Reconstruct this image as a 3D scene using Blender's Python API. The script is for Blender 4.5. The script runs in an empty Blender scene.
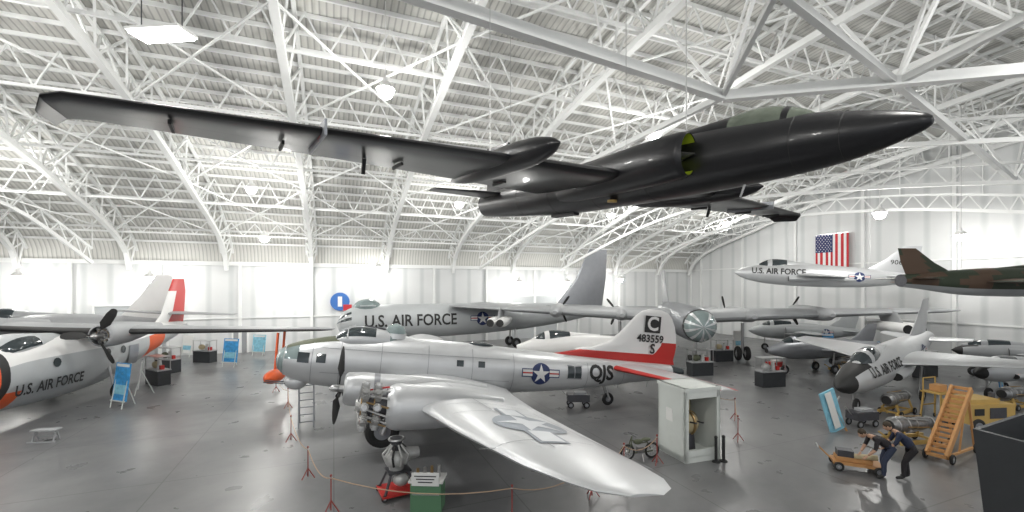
import bpy, bmesh, math, random
from mathutils import Vector, Matrix, Euler
random.seed(7)
C=bpy.context.scene.collection
# ---------------------------------------------------------------- materials
MATS={}
def mat(name,col,rough=.5,metal=0.,var=.06,scale=3.,emit=0.,spec=.5,alpha=1.,trans=0.,bump=0.,coat=0.):
    if name in MATS: return MATS[name]
    m=bpy.data.materials.new(name); m.use_nodes=True
    nt=m.node_tree; n=nt.nodes; l=nt.links; b=n['Principled BSDF']
    b.inputs['Roughness'].default_value=rough; b.inputs['Metallic'].default_value=metal
    b.inputs['Specular IOR Level'].default_value=spec
    b.inputs['Coat Weight'].default_value=coat
    b.inputs['Transmission Weight'].default_value=trans
    tc=n.new('ShaderNodeTexCoord'); nz=n.new('ShaderNodeTexNoise'); nz.inputs['Scale'].default_value=scale; nz.inputs['Detail'].default_value=4
    l.new(tc.outputs['Object'],nz.inputs['Vector'])
    mx=n.new('ShaderNodeMixRGB'); mx.inputs[1].default_value=(*[c*(1-var) for c in col],1); mx.inputs[2].default_value=(*[min(1,c*(1+var)) for c in col],1)
    l.new(nz.outputs['Fac'],mx.inputs[0]); l.new(mx.outputs[0],b.inputs['Base Color'])
    if bump:
        bp=n.new('ShaderNodeBump'); bp.inputs['Strength'].default_value=bump; bp.inputs['Distance'].default_value=.02
        l.new(nz.outputs['Fac'],bp.inputs['Height']); l.new(bp.outputs[0],b.inputs['Normal'])
    if emit:
        b.inputs['Emission Color'].default_value=(*col,1); b.inputs['Emission Strength'].default_value=emit
    MATS[name]=m; return m
mat('silver',(.58,.59,.6),.38,.4,.09,1.2)
mat('silver_dark',(.28,.29,.31),.4,.5,.1,2)
mat('alu',(.5,.5,.49),.4,.35,.2,8)
mat('bare_grey',(.34,.35,.36),.5,.1,.08,1.5)
mat('pale_grey',(.46,.48,.49),.5,.05,.06,1.5)
mat('white_paint',(.76,.76,.75),.4,0,.04,2)
mat('olive',(.09,.1,.06),.6,0,.15,4)
mat('black_paint',(.010,.010,.012),.32,0,.3,1.5,spec=.42,coat=.12)
mat('black_matte',(.02,.02,.02),.6)
mat('rubber',(.018,.018,.018),.75)
mat('red_paint',(.5,.03,.025),.4)
mat('orange_paint',(.75,.12,.03),.45)
mat('yellow_paint',(.5,.33,.1),.5,0,.15,3)
mat('zinc_green',(.4,.5,.03),.5)
mat('insig_blue',(.02,.035,.12),.5)
mat('insig_grey',(.3,.33,.37),.5)
mat('insig_pale',(.66,.68,.7),.45)
mat('glass_dark',(.03,.04,.045),.08,0,spec=.8)
mat('glass_clear',(.25,.31,.31),.06,.2,.3,2)
mat('canopy_glass',(.13,.15,.12),.06,.1,.5,3)
mat('steel',(.5,.5,.5),.3,.8)
mat('dark_steel',(.09,.09,.1),.45,.6,.2,6)
mat('engine_metal',(.25,.25,.25),.35,.8,.4,14)
mat('brass',(.4,.27,.13),.35,.8)
mat('white_truss',(.8,.81,.8),.5,0,.03)
mat('green_box',(.1,.22,.12),.5)
mat('orange_wood',(.5,.26,.1),.55,0,.2,5)
mat('tan',(.5,.42,.26),.6)
mat('blue_panel',(.05,.3,.62),.4,0,.6,5)
mat('sky_panel',(.25,.55,.75),.4,0,.5,4)
mat('paper',(.75,.75,.73),.6)
mat('camo_green',(.028,.04,.022),.6)
mat('camo_brown',(.085,.05,.03),.6)
mat('case_white',(.62,.65,.62),.45)
mat('case_in',(.3,.27,.18),.7)
mat('rope',(.45,.32,.22),.8)
mat('skin',(.5,.3,.2),.55)
mat('hair',(.05,.035,.02),.7)
mat('navy_cloth',(.02,.028,.06),.85,0,.2,20,bump=.2)
mat('dark_cloth',(.025,.022,.025),.85,0,.2,20,bump=.2)
mat('jeans',(.035,.045,.08),.85,0,.3,30)
mat('charcoal',(.035,.038,.042),.45,.1,.1,3)
mat('lamp_glow',(1,.98,.93),.5,emit=60)
mat('flag_red',(.5,.02,.03),.7); mat('flag_white',(.75,.75,.75),.7); mat('flag_blue',(.02,.03,.12),.7)
mat('mark_blue',(.04,.15,.45),.5); mat('mark_red',(.5,.03,.04),.5)
# ---------------------------------------------------------------- builder
class Bd:
    def __init__(s,name): s.n=name; s.v=[]; s.f=[]; s.m=[]; s.ml=[]
    def mi(s,m):
        if m not in s.ml: s.ml.append(m)
        return s.ml.index(m)
    def add(s,vs,fs,m,M=None):
        o=len(s.v)
        for p in vs:
            p=Vector(p); s.v.append(M@p if M else p)
        for i,f in enumerate(fs):
            s.f.append([o+k for k in f]); s.m.append(s.mi(m(i) if callable(m) else m))
    def done(s,M=None,parent=None,angle=35):
        me=bpy.data.meshes.new(s.n); me.from_pydata([tuple(v) for v in s.v],[],s.f)
        for m in s.ml: me.materials.append(MATS[m] if m in MATS else mat(m,(.5,.5,.5)))
        me.polygons.foreach_set('material_index',s.m)
        me.polygons.foreach_set('use_smooth',[True]*len(s.f)); me.validate()
        me.update()
        try: me.set_sharp_from_angle(angle=math.radians(angle))
        except Exception: pass
        ob=bpy.data.objects.new(s.n,me); C.objects.link(ob)
        if M is not None: ob.matrix_world=M
        if parent: ob.parent=parent
        return ob
def pose(x,y,z,yaw=0,pitch=0,roll=0,sc=1):
    return Matrix.Translation((x,y,z))@Matrix.Rotation(yaw,4,'Z')@Matrix.Rotation(pitch,4,'Y')@Matrix.Rotation(roll,4,'X')@Matrix.Scale(sc,4)
def box(b,c,s,m,M=None):
    x,y,z=c; a,d,e=s[0]/2,s[1]/2,s[2]/2
    vs=[(x+i*a,y+j*d,z+k*e) for i in(-1,1) for j in(-1,1) for k in(-1,1)]
    fs=[(0,1,3,2),(4,6,7,5),(0,4,5,1),(2,3,7,6),(0,2,6,4),(1,5,7,3)]
    b.add(vs,fs,m,M)
def frame(p0,p1):
    p0=Vector(p0);p1=Vector(p1);d=(p1-p0);L=d.length;d=d/max(L,1e-9)
    up=Vector((0,0,1)) if abs(d.z)<.95 else Vector((1,0,0))
    a=d.cross(up).normalized(); c=a.cross(d)
    return p0,p1,a,c
def beam(b,p0,p1,w,m,h=None,M=None):
    h=h or w; p0,p1,a,c=frame(p0,p1)
    vs=[]
    for p in(p0,p1):
        for i,j in((-1,-1),(1,-1),(1,1),(-1,1)): vs.append(p+a*i*w/2+c*j*h/2)
    b.add(vs,[(0,1,5,4),(1,2,6,5),(2,3,7,6),(3,0,4,7),(0,3,2,1),(4,5,6,7)],m,M)
def cyl(b,p0,p1,r0,r1,m,n=14,M=None,cap=True):
    p0,p1,a,c=frame(p0,p1); vs=[]
    for p,r in((p0,r0),(p1,r1)):
        for i in range(n):
            t=2*math.pi*i/n; vs.append(p+a*r*math.cos(t)+c*r*math.sin(t))
    fs=[(i,(i+1)%n,n+(i+1)%n,n+i) for i in range(n)]
    if cap: fs+=[tuple(range(n-1,-1,-1)),tuple(range(n,2*n))]
    b.add(vs,fs,m,M)
def tube(b,pts,r,m,n=8,M=None):
    for i in range(len(pts)-1): cyl(b,pts[i],pts[i+1],r,r,m,n,M)
def torus(b,c,R,r,m,axis='y',n=28,k=8,M=None):
    vs=[];fs=[]
    for i in range(n):
        t=2*math.pi*i/n
        for j in range(k):
            u=2*math.pi*j/k; q=R+r*math.cos(u); w=r*math.sin(u)
            p={'y':(q*math.cos(t),w,q*math.sin(t)),'x':(w,q*math.cos(t),q*math.sin(t)),'z':(q*math.cos(t),q*math.sin(t),w)}[axis]
            vs.append(Vector(p)+Vector(c))
    for i in range(n):
        for j in range(k): fs.append((i*k+j,((i+1)%n)*k+j,((i+1)%n)*k+(j+1)%k,i*k+(j+1)%k))
    b.add(vs,fs,m,M)
def sph(b,c,r,m,n=14,k=9,M=None):
    r=(r,r,r) if not hasattr(r,'__len__') else r
    vs=[];fs=[]
    for j in range(k+1):
        ph=math.pi*j/k
        for i in range(n):
            t=2*math.pi*i/n; vs.append((c[0]+r[0]*math.sin(ph)*math.cos(t),c[1]+r[1]*math.sin(ph)*math.sin(t),c[2]+r[2]*math.cos(ph)))
    for j in range(k):
        for i in range(n): fs.append((j*n+i,(j+1)*n+i,(j+1)*n+(i+1)%n,j*n+(i+1)%n))
    b.add(vs,fs,m,M)
# loft along x: secs (x,yc,zc,ry,rz)
def sec_at(secs,x):
    if x<=secs[0][0]: return secs[0][1:]
    for a,c in zip(secs,secs[1:]):
        if x<=c[0]:
            t=(x-a[0])/(c[0]-a[0]) if c[0]>a[0] else 0
            return tuple(a[i]+(c[i]-a[i])*t for i in range(1,5))
    return secs[-1][1:]
def smooth_secs(secs,k=4):
    out=[]
    n=len(secs)
    for i in range(n-1):
        p0=secs[max(i-1,0)];p1=secs[i];p2=secs[i+1];p3=secs[min(i+2,n-1)]
        for j in range(k):
            t=j/k
            x=p1[0]+(p2[0]-p1[0])*t; q=[x]
            for a in range(1,5):
                h=p2[0]-p1[0]
                m1=(p2[a]-p0[a])/max(p2[0]-p0[0],1e-6)*h; m2=(p3[a]-p1[a])/max(p3[0]-p1[0],1e-6)*h
                t2,t3=t*t,t**3
                val=(2*t3-3*t2+1)*p1[a]+(t3-2*t2+t)*m1+(-2*t3+3*t2)*p2[a]+(t3-t2)*m2
                q.append(max(val,.005) if a>2 else val)
            out.append(tuple(q))
    out.append(tuple(secs[-1])); return out
def loft(b,secs,m,n=28,M=None,hull=0,capa=True,capb=True,mf=None,capm=None):
    vs=[];fs=[];ms=[]
    for (x,yc,zc,ry,rz) in secs:
        for i in range(n):
            t=2*math.pi*i/n; c,s=math.cos(t),math.sin(t)
            if hull and s<0: c=math.copysign(abs(c)*(1-hull)+hull*(1-abs(s)**1.6),c)
            elif hull: c=math.copysign(abs(c)**.7,c); s=s**.8 if s>0 else s
            vs.append((x,yc+ry*c,zc+rz*s))
    for k in range(len(secs)-1):
        for i in range(n):
            fs.append((k*n+i,(k+1)*n+i,(k+1)*n+(i+1)%n,k*n+(i+1)%n))
            if mf:
                xm=(secs[k][0]+secs[k+1][0])/2; ms.append(mf(xm,2*math.pi*(i+.5)/n) or m)
            else: ms.append(m)
    if capa: fs.append(tuple(range(n))); ms.append(capm or m)
    if capb: fs.append(tuple((len(secs)-1)*n+i for i in range(n-1,-1,-1))); ms.append(capm or m)
    b.add(vs,fs,lambda i:ms[i],M)
def af(x,t): return 5*t*(.2969*math.sqrt(x)-.126*x-.3516*x*x+.2843*x**3-.1036*x**4)
def wing(b,secs,m,M=None,vert=False,k=12,mf=None):
    """secs: (xle, span, z, chord, thick)"""
    vs=[];fs=[];ms=[]; prof=[]
    for i in range(k+1): prof.append(((1+math.cos(math.pi*i/k))/2,1))
    for i in range(1,k): prof.append(((1-math.cos(math.pi*i/k))/2,-1))
    n=len(prof)
    for (xle,y,z,ch,t) in secs:
        for (px,sg) in prof:
            off=sg*af(px,t)*ch+ (.02*math.sin(math.pi*px)*ch if not vert else 0)
            vs.append((xle+px*ch,z+off,y) if vert else (xle+px*ch,y,z+off))
    for s in range(len(secs)-1):
        for i in range(n):
            fs.append((s*n+i,(s+1)*n+i,(s+1)*n+(i+1)%n,s*n+(i+1)%n))
            ms.append((mf((secs[s][1]+secs[s+1][1])/2,(prof[i][0]+prof[(i+1)%n][0])/2) if mf else None) or m)
    fs.append(tuple(range(n)));ms.append(m); fs.append(tuple((len(secs)-1)*n+i for i in range(n-1,-1,-1)));ms.append(m)
    b.add(vs,fs,lambda i:ms[i],M)
def wing_top(secs,x,y,low=False):
    for a,c in zip(secs,secs[1:]):
        if min(a[1],c[1])<=y<=max(a[1],c[1]):
            t=(y-a[1])/(c[1]-a[1]); q=[a[i]+(c[i]-a[i])*t for i in range(5)]
            px=min(max((x-q[0])/q[3],.001),1)
            return q[2]+(-1 if low else 1)*af(px,q[4])*q[3]+.02*math.sin(math.pi*px)*q[3]
    return secs[0][2]
def refine_secs(secs,k=3):
    o=[]
    for a,c in zip(secs,secs[1:]):
        for j in range(k): o.append(tuple(a[i]+(c[i]-a[i])*j/k for i in range(5)))
    o.append(secs[-1]); return o
# ---- decals
def poly_mesh(polys,maxe=.25):
    bm=bmesh.new()
    for p in polys:
        f=bm.faces.new([bm.verts.new((q[0],q[1],0)) for q in p])
    bmesh.ops.triangulate(bm,faces=bm.faces[:])
    for _ in range(4):
        e=[e for e in bm.edges if e.calc_length()>maxe]
        if not e: break
        bmesh.ops.subdivide_edges(bm,edges=e,cuts=1); bmesh.ops.triangulate(bm,faces=[f for f in bm.faces if len(f.verts)>3])
    bm.verts.index_update()
    r=([v.co.copy() for v in bm.verts],[[v.index for v in f.verts] for f in bm.faces]); bm.free(); return r
def decal(b,polys,m,mp,lay=0,maxe=.25):
    vs,fs=poly_mesh(polys,maxe); b.add([mp(v.x,v.y,lay) for v in vs],fs,m)
def text_polys(s,size,bold=.0,sx=1.):
    cu=bpy.data.curves.new('t','FONT'); cu.body=s; cu.size=size; cu.offset=bold; cu.align_x='CENTER'; cu.align_y='CENTER'; cu.resolution_u=3
    ob=bpy.data.objects.new('t',cu); C.objects.link(ob)
    dg=bpy.context.evaluated_depsgraph_get(); me=ob.evaluated_get(dg).to_mesh()
    ps=[[(me.vertices[i].co.x*sx,me.vertices[i].co.y) for i in p.vertices] for p in me.polygons]
    ob.evaluated_get(dg).to_mesh_clear(); bpy.data.objects.remove(ob); bpy.data.curves.remove(cu); return ps
def text(b,s,size,m,mp,u=0,v=0,bold=.0,sx=1.,lay=1):
    ps=[[(q[0]+u,q[1]+v) for q in p] for p in text_polys(s,size,bold,sx)]
    decal(b,ps,m,mp,lay,.3)
def star_poly(r,cx=0,cy=0):
    pts=[]
    for i in range(10):
        a=math.pi/2+i*math.pi/5; q=r if i%2==0 else r*.382; pts.append((cx+q*math.cos(a),cy+q*math.sin(a)))
    return [[(cx,cy),pts[i],pts[(i+1)%10]] for i in range(10)]
def rect(x0,y0,x1,y1): return [(x0,y0),(x1,y0),(x1,y1),(x0,y1)]
def disc(r,n=28): return [[(0,0),(r*math.cos(2*math.pi*i/n),r*math.sin(2*math.pi*i/n)),(r*math.cos(2*math.pi*(i+1)/n),r*math.sin(2*math.pi*(i+1)/n))] for i in range(n)]
def insignia(b,r,mp,blue='insig_blue',white='white_paint',red='red_paint',ms=.25):
    decal(b,disc(r*1.1)+[rect(-2.1*r,-.32*r,2.1*r,.62*r-.2*r+.1*r)],blue,mp,1,ms)
    decal(b,[rect(-2*r,-.22*r,-.95*r,.42*r),rect(.95*r,-.22*r,2*r,.42*r)],white,mp,2,ms)
    if red: decal(b,[rect(-2*r,.03*r,-.95*r,.17*r),rect(.95*r,.03*r,2*r,.17*r)],red,mp,3,ms)
    decal(b,star_poly(r),white,mp,2.5,ms)
def side_map(secs,x0,z0,side=-1,flip=1):
    def f(u,v,lay):
        x=x0+u*flip; yc,zc,ry,rz=sec_at(secs,x); z=z0+v
        q=max(1-((z-zc)/max(rz,.01))**2,.02)
        return (x,yc+side*(ry*math.sqrt(q)+.015+.006*lay),z)
    return f
# ---- aircraft parts
def prop(b,c,r,m='black_matte',blades=3,ang=0,hub='steel',tip=None,w=.16):
    c=Vector(c); sph(b,c-Vector((.12,0,0)),(.28,.15,.15),hub,10,6); cyl(b,c,c+Vector((.35,0,0)),.13,.16,hub,12)
    for k in range(blades):
        R=Matrix.Rotation(ang+2*math.pi*k/blades,4,'X')
        vs=[];fs=[]
        st=[(.1,.05,.05,1.2),(.25,.09,.05,1.0),(.45,1,.03,.75),(.8,.9,.02,.5),(.96,.6,.015,.4),(1,.25,.01,.4)]
        for (q,wd,th,tw) in st:
            ww=w*r*.75*wd
            for (a,t) in((-1,0),(0,1),(1,0),(0,-1)):
                p=Vector((t*th*1.2,a*ww,0)); p=Matrix.Rotation(tw,3,'Z')@p; vs.append(c+R@Vector((p.x,p.y,q*r)))
        for s in range(len(st)-1):
            for i in range(4): fs.append((s*4+i,(s+1)*4+i,(s+1)*4+(i+1)%4,s*4+(i+1)%4))
        fs.append((0,1,2,3)); fs.append(tuple(4*(len(st)-1)+i for i in(3,2,1,0)))
        b.add(vs,fs,m)
        if tip: sph(b,c+R@Vector((0,0,r*.97)),(.02,.06,.06),tip,6,4)
def radial(b,c,r,m='alu',n=9,box_='silver_dark'):
    c=Vector(c); cyl(b,c-Vector((.28,0,0)),c+Vector((.1,0,0)),r*.22,r*.4,box_,18)
    cyl(b,c+Vector((.0,0,0)),c+Vector((.5,0,0)),r*.48,r*.5,'dark_steel',18)
    for k in range(n):
        a=2*math.pi*k/n+.2; d=Vector((0,math.cos(a),math.sin(a)))
        for f in range(5):
            q0=r*(.42+.1*f); cyl(b,c+d*q0,c+d*(q0+r*.055),r*.17,r*.17,m,10)
        cyl(b,c+d*r*.4,c+d*r*.95,r*.12,r*.12,m,8); cyl(b,c+d*r*.9,c+d*r*1.0,r*.15,r*.12,'steel',8)
        cyl(b,c+Vector((-.2,0,0))+d*r*.3,c+Vector((-.12,0,0))+d*r*.92,r*.03,r*.03,'steel',6)
    torus(b,c-Vector((.1,0,0)),r*.62,r*.03,'brass','x',24,6)
def wheel(b,c,r,w,M=None):
    x,y,z=c
    torus(b,c,r-w*.45,w*.47,'rubber','y',28,10,M); cyl(b,(x,y-w*.3,z),(x,y+w*.3,z),r*.6,r*.6,'silver_dark',20,M); cyl(b,(x,y-w*.38,z),(x,y+w*.38,z),r*.2,r*.2,'steel',12,M)
# ================================================================ ROOM
Sx=Vector((.926,.378,0)); Nx=Vector((-.378,.926,0)); DW=46.9
def RM(s,t,z): return Sx*s+Nx*(DW-t)+Vector((0,0,z))
def tof(p): return DW-(Nx.x*p.x+Nx.y*p.y)
def rz(t):
    q=max(min(t/46.,2.),0)
    return 8.4+10.9*(.25*(2*q-q*q)+.75*math.sqrt(max(0,1-(1-q)**2)))
S0,S1,T1=-50.,46.,62.
def node_mat(name,build):
    m=bpy.data.materials.new(name); m.use_nodes=True; build(m.node_tree,m.node_tree.nodes,m.node_tree.links,m.node_tree.nodes['Principled BSDF']); MATS[name]=m
def fl(nt,n,l,b):
    tc=n.new('ShaderNodeTexCoord'); nz=n.new('ShaderNodeTexNoise'); nz.inputs['Scale'].default_value=.22; nz.inputs['Detail'].default_value=8; nz.inputs['Roughness'].default_value=.62
    l.new(tc.outputs['Object'],nz.inputs['Vector'])
    cr=n.new('ShaderNodeValToRGB'); cr.color_ramp.elements[0].position=.3; cr.color_ramp.elements[0].color=(.105,.108,.112,1); cr.color_ramp.elements[1].position=.72; cr.color_ramp.elements[1].color=(.22,.22,.222,1)
    l.new(nz.outputs['Fac'],cr.inputs[0])
    br=n.new('ShaderNodeTexBrick'); br.offset=0; br.inputs['Scale'].default_value=.2; br.inputs['Mortar Size'].default_value=.004; br.inputs['Brick Width'].default_value=1.; br.inputs['Row Height'].default_value=1.
    br.inputs['Color1'].default_value=(1,1,1,1); br.inputs['Color2'].default_value=(.96,.96,.96,1); br.inputs['Mortar'].default_value=(.6,.6,.6,1)
    l.new(tc.outputs['Object'],br.inputs['Vector'])
    mx=n.new('ShaderNodeMixRGB'); mx.blend_type='MULTIPLY'; mx.inputs[0].default_value=1; l.new(cr.outputs[0],mx.inputs[1]); l.new(br.outputs[0],mx.inputs[2]); l.new(mx.outputs[0],b.inputs['Base Color'])
    n2=n.new('ShaderNodeTexNoise'); n2.inputs['Scale'].default_value=.9; n2.inputs['Detail'].default_value=6; l.new(tc.outputs['Object'],n2.inputs['Vector'])
    mr=n.new('ShaderNodeMapRange'); mr.inputs[3].default_value=.2; mr.inputs[4].default_value=.42; l.new(n2.outputs['Fac'],mr.inputs[0]); l.new(mr.outputs[0],b.inputs['Roughness'])
    b.inputs['Specular IOR Level'].default_value=.45
node_mat('concrete_floor',fl)
def stripes(axis,freq,c0,c1,bump,rough=.55,sharp=.0):
    def f(nt,n,l,b):
        tc=n.new('ShaderNodeTexCoord'); wv=n.new('ShaderNodeTexWave'); wv.wave_type='BANDS'; wv.bands_direction=axis; wv.inputs['Scale'].default_value=freq; wv.wave_profile='SIN'
        l.new(tc.outputs['Object'],wv.inputs['Vector'])
        cr=n.new('ShaderNodeValToRGB'); cr.color_ramp.elements[0].position=sharp; cr.color_ramp.elements[0].color=(*c0,1); cr.color_ramp.elements[1].position=sharp+.25; cr.color_ramp.elements[1].color=(*c1,1)
        l.new(wv.outputs['Fac'],cr.inputs[0]); 
        nz=n.new('ShaderNodeTexNoise'); nz.inputs['Scale'].default_value=.3; nz.inputs['Detail'].default_value=5; l.new(tc.outputs['Object'],nz.inputs['Vector'])
        mr=n.new('ShaderNodeMapRange'); mr.inputs[3].default_value=.88; mr.inputs[4].default_value=1.06; l.new(nz.outputs['Fac'],mr.inputs[0])
        mx=n.new('ShaderNodeMixRGB'); mx.blend_type='MULTIPLY'; mx.inputs[0].default_value=1; l.new(cr.outputs[0],mx.inputs[1]); l.new(mr.outputs[0],mx.inputs[2]); l.new(mx.outputs[0],b.inputs['Base Color'])
        bp=n.new('ShaderNodeBump'); bp.inputs['Strength'].default_value=bump; bp.inputs['Distance'].default_value=.05; l.new(wv.outputs['Fac'],bp.inputs['Height']); l.new(bp.outputs[0],b.inputs['Normal'])
        b.inputs['Roughness'].default_value=rough
    return f
node_mat('roof_deck',stripes('X',1.1,(.42,.42,.4),(.66,.655,.62),.4))
node_mat('wall_panel',stripes('X',.18,(.58,.6,.6),(.7,.71,.71),.02,.5,.0))
RMtx=Matrix(((Sx.x,-Nx.x,0,Nx.x*DW),(Sx.y,-Nx.y,0,Nx.y*DW),(0,0,1,0),(0,0,0,1)))
b=Bd('floor'); b.add([(S0,0,0),(S1,0,0),(S1,T1,0),(S0,T1,0),(S0,0,-.3),(S1,0,-.3),(S1,T1,-.3),(S0,T1,-.3)],[(0,1,2,3),(7,6,5,4),(0,4,5,1),(1,5,6,2),(2,6,7,3),(3,7,4,0)],'concrete_floor'); b.done(RMtx)
ts=[0,.2,.5,.9,1.4,2,2.8,3.8,5,6.5]+[8+i*1.5 for i in range(37)]
b=Bd('ceiling'); vs=[];fs=[]
for t in ts:
    vs+= [(S0,t,rz(t)),(S1,t,rz(t))]
k=len(ts)
for i in range(k-1): fs.append((2*i,2*i+1,2*i+3,2*i+2))
b.add(vs,fs,'roof_deck'); b.done(RMtx)
b=Bd('wall_back'); box(b,((S0+S1)/2,-.15,rz(0)/2),(S1-S0,.3,rz(0)),'wall_panel'); b.done(RMtx)
def gable(name,s,sg):
    b=Bd(name); vs=[];fs=[]
    for t in ts: vs+=[(t,0,0),(t,0,rz(t)),(t,sg*.3,0),(t,sg*.3,rz(t))]
    for i in range(k-1):
        a=4*i;c=a+4
        fs+=[(a,c,c+1,a+1),(a+2,a+3,c+3,c+2),(a+1,c+1,c+3,a+3)]
    b.add(vs,fs,'wall_panel')
    M=RMtx@Matrix.Translation((s,0,0))@Matrix(((0,1,0,0),(1,0,0,0),(0,0,1,0),(0,0,0,1)))
    b.done(M)
gable('wall_right',S1,1); gable('wall_left',S0,-1)
b=Bd('trim_1')
for i in range(17):
    s=S0+i*6; box(b,(s,.14,rz(0)/2),(.25,.2,rz(0)),'white_truss')
for z in(3.2,): box(b,((S0+S1)/2,.06,z),(S1-S0,.08,.1),'white_truss')
box(b,((S0+S1)/2,.1,rz(0)-.2),(S1-S0,.25,.35),'white_truss')
b.done(RMtx)
b=Bd('trim_2')
for i in range(10):
    t=2+i*6.5
    if t<T1: box(b,(S1-.12,t,rz(t)/2),(.2,.25,rz(t)-.2),'white_truss')
for z in(3.2,8.3): box(b,(S1-.06,T1/2,z),(.08,T1,.12),'white_truss')
b.done(RMtx)
for i,(s,w,h,m) in enumerate([(-16,5,4.5,'pale_grey'),(-8,1.2,2.3,'bare_grey'),(22,6,5,'pale_grey'),(38,1.2,2.3,'bare_grey')]):
    b=Bd('door_%d'%(i+1)); box(b,(s,.06,h/2),(w,.1,h),m)
    for sx in(-1,1): box(b,(s+sx*w/2,.1,h/2),(.12,.2,h),'white_truss')
    box(b,(s,.1,h),(w+.12,.2,.12),'white_truss'); b.done(RMtx)
# roof truss
b=Bd('roof_truss')
ribs=[-2+7*i for i in range(-6,7)]+[45.2]
def bot(t): return rz(t)-.3-min(1.7,.5+t*.14)
rt_=[0,.7,1.7,3.1,4.9,7.0,9.4,12.0,14.8,17.7]+[20.6+2.9*i for i in range(15)]
rt_=[t for t in rt_ if t<=61.4]
nt_=[i*2.9 for i in range(0,22)]
for s in ribs:
    for a,c in zip(rt_,rt_[1:]):
        for off in(-.45,.45): beam(b,(s+off,a+.3,rz(a+.3)-.2),(s+off,c+.3,rz(c+.3)-.2),.16,'white_truss')
        beam(b,(s,a+.5,bot(a)),(s,c+.5,bot(c)),.3,'white_truss')
        m_=(a+c)/2+.3
        for off in(-.45,.45):
            beam(b,(s,a+.5,bot(a)),(s+off,m_,rz(m_)-.2),.09,'white_truss'); beam(b,(s+off,m_,rz(m_)-.2),(s,c+.5,bot(c)),.09,'white_truss')
t=.9
while t<T1:
    beam(b,(S0,t,rz(t)-.12),(S1,t,rz(t)-.12),.1,'white_truss',.18); t+=1.2
for j in range(1,21,2):
    t=nt_[j]+.3; 
    for a,c in zip(ribs,ribs[1:]):
        zb=bot(t-.3)+.1; zt=rz(t)-.2
        beam(b,(a,t,zb),(c,t,zb),.13,'white_truss')
        n=4
        for q in range(n):
            x0=a+(c-a)*q/n; x1=a+(c-a)*(q+1)/n; xm=(x0+x1)/2
            beam(b,(x0,t,zb),(xm,t,zt),.07,'white_truss'); beam(b,(xm,t,zt),(x1,t,zb),.07,'white_truss')
for j in range(1,20,3):
    for a,c in zip(ribs,ribs[1:]):
        t0,t1=nt_[j]+.3,nt_[min(j+3,21)]+.3
        beam(b,(a,t0,bot(t0)),(c,t1,bot(t1)),.08,'white_truss'); beam(b,(c,t0,bot(t0)),(a,t1,bot(t1)),.08,'white_truss')
b.done(RMtx)
b=Bd('roof_girder')
A1=Vector((-5.5,10.1,14));A2=Vector((8.7,18,14));A3=Vector((22,15.0,14));A4=Vector((7.0,11.5,14));A5=Vector((14.8,16.8,14));A6=Vector((30.6,26.6,12.6));A7=Vector((15,10.5,14));A8=Vector((2.2,30,13.2))
for p,q,w in((A1,A2,.34),(A2,A3,.36),(A4,A5,.22),(A5,A6,.24),(A5,A7,.22),(A2,A8,.22),(A1,A4,.22),(A4,A7,.22),(A2,A4,.16)):
    beam(b,p,q,w,'white_truss',w*1.1)
for p in(A1,A2,A3,A4,A5,A7,A6,A8):
    for dx,dy in((2.5,1),(-2.5,1.5),(.5,-3)):
        q=Vector((p.x+dx,p.y+dy,0)); beam(b,p,(q.x,q.y,rz(tof(q))-.1),.13,'white_truss')
b.done()
# cross-bay arched trusses
def arch(pts,dep=1.1,w=.22):
    b=Bd('arch_truss'); P=[]
    V=[Vector(p) for p in pts]; n=len(V)
    for i in range(n-1):
        p0=V[max(i-1,0)];p1=V[i];p2=V[i+1];p3=V[min(i+2,n-1)]
        for j in range(5):
            t=j/5; P.append(.5*((2*p1)+(p2-p0)*t+(2*p0-5*p1+4*p2-p3)*t*t+(3*p1-p0-3*p2+p3)*t**3))
    P.append(V[-1])
    up=[p+Vector((0,0,min(dep,max(rz(tof(p))-.1-p.z,.1)))) for p in P]
    for i in range(len(P)-1):
        beam(b,P[i],P[i+1],w,'white_truss'); beam(b,up[i],up[i+1],w*.7,'white_truss')
        beam(b,P[i],(up[i]+up[i+1])/2,.07,'white_truss'); beam(b,(up[i]+up[i+1])/2,P[i+1],.07,'white_truss')
        if i%3==0: beam(b,up[i],(up[i].x,up[i].y,rz(tof(up[i]))-.05),.06,'white_truss')
    b.done()
arch([(5.3,48,7.9),(12.3,42,11.7),(17.2,36,13),(23.2,30,12.8),(28.2,24,11.9),(31,18.5,10.6)])
arch([(12.9,52,7.45),(19.8,46,11.3),(24.6,40,12.4),(30.2,34,12.1),(33.2,28,10.9)])
arch([(-3.4,46,8.0),(4.2,38,12.2),(11.5,30,14.2),(17.6,25,13.9),(23.5,20,12.9),(27,15,11.5)])
arch([(-33,34.3,8.0),(-34,29.5,11.6),(-35.5,25,12.6),(-37,21,12.6)])
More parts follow.
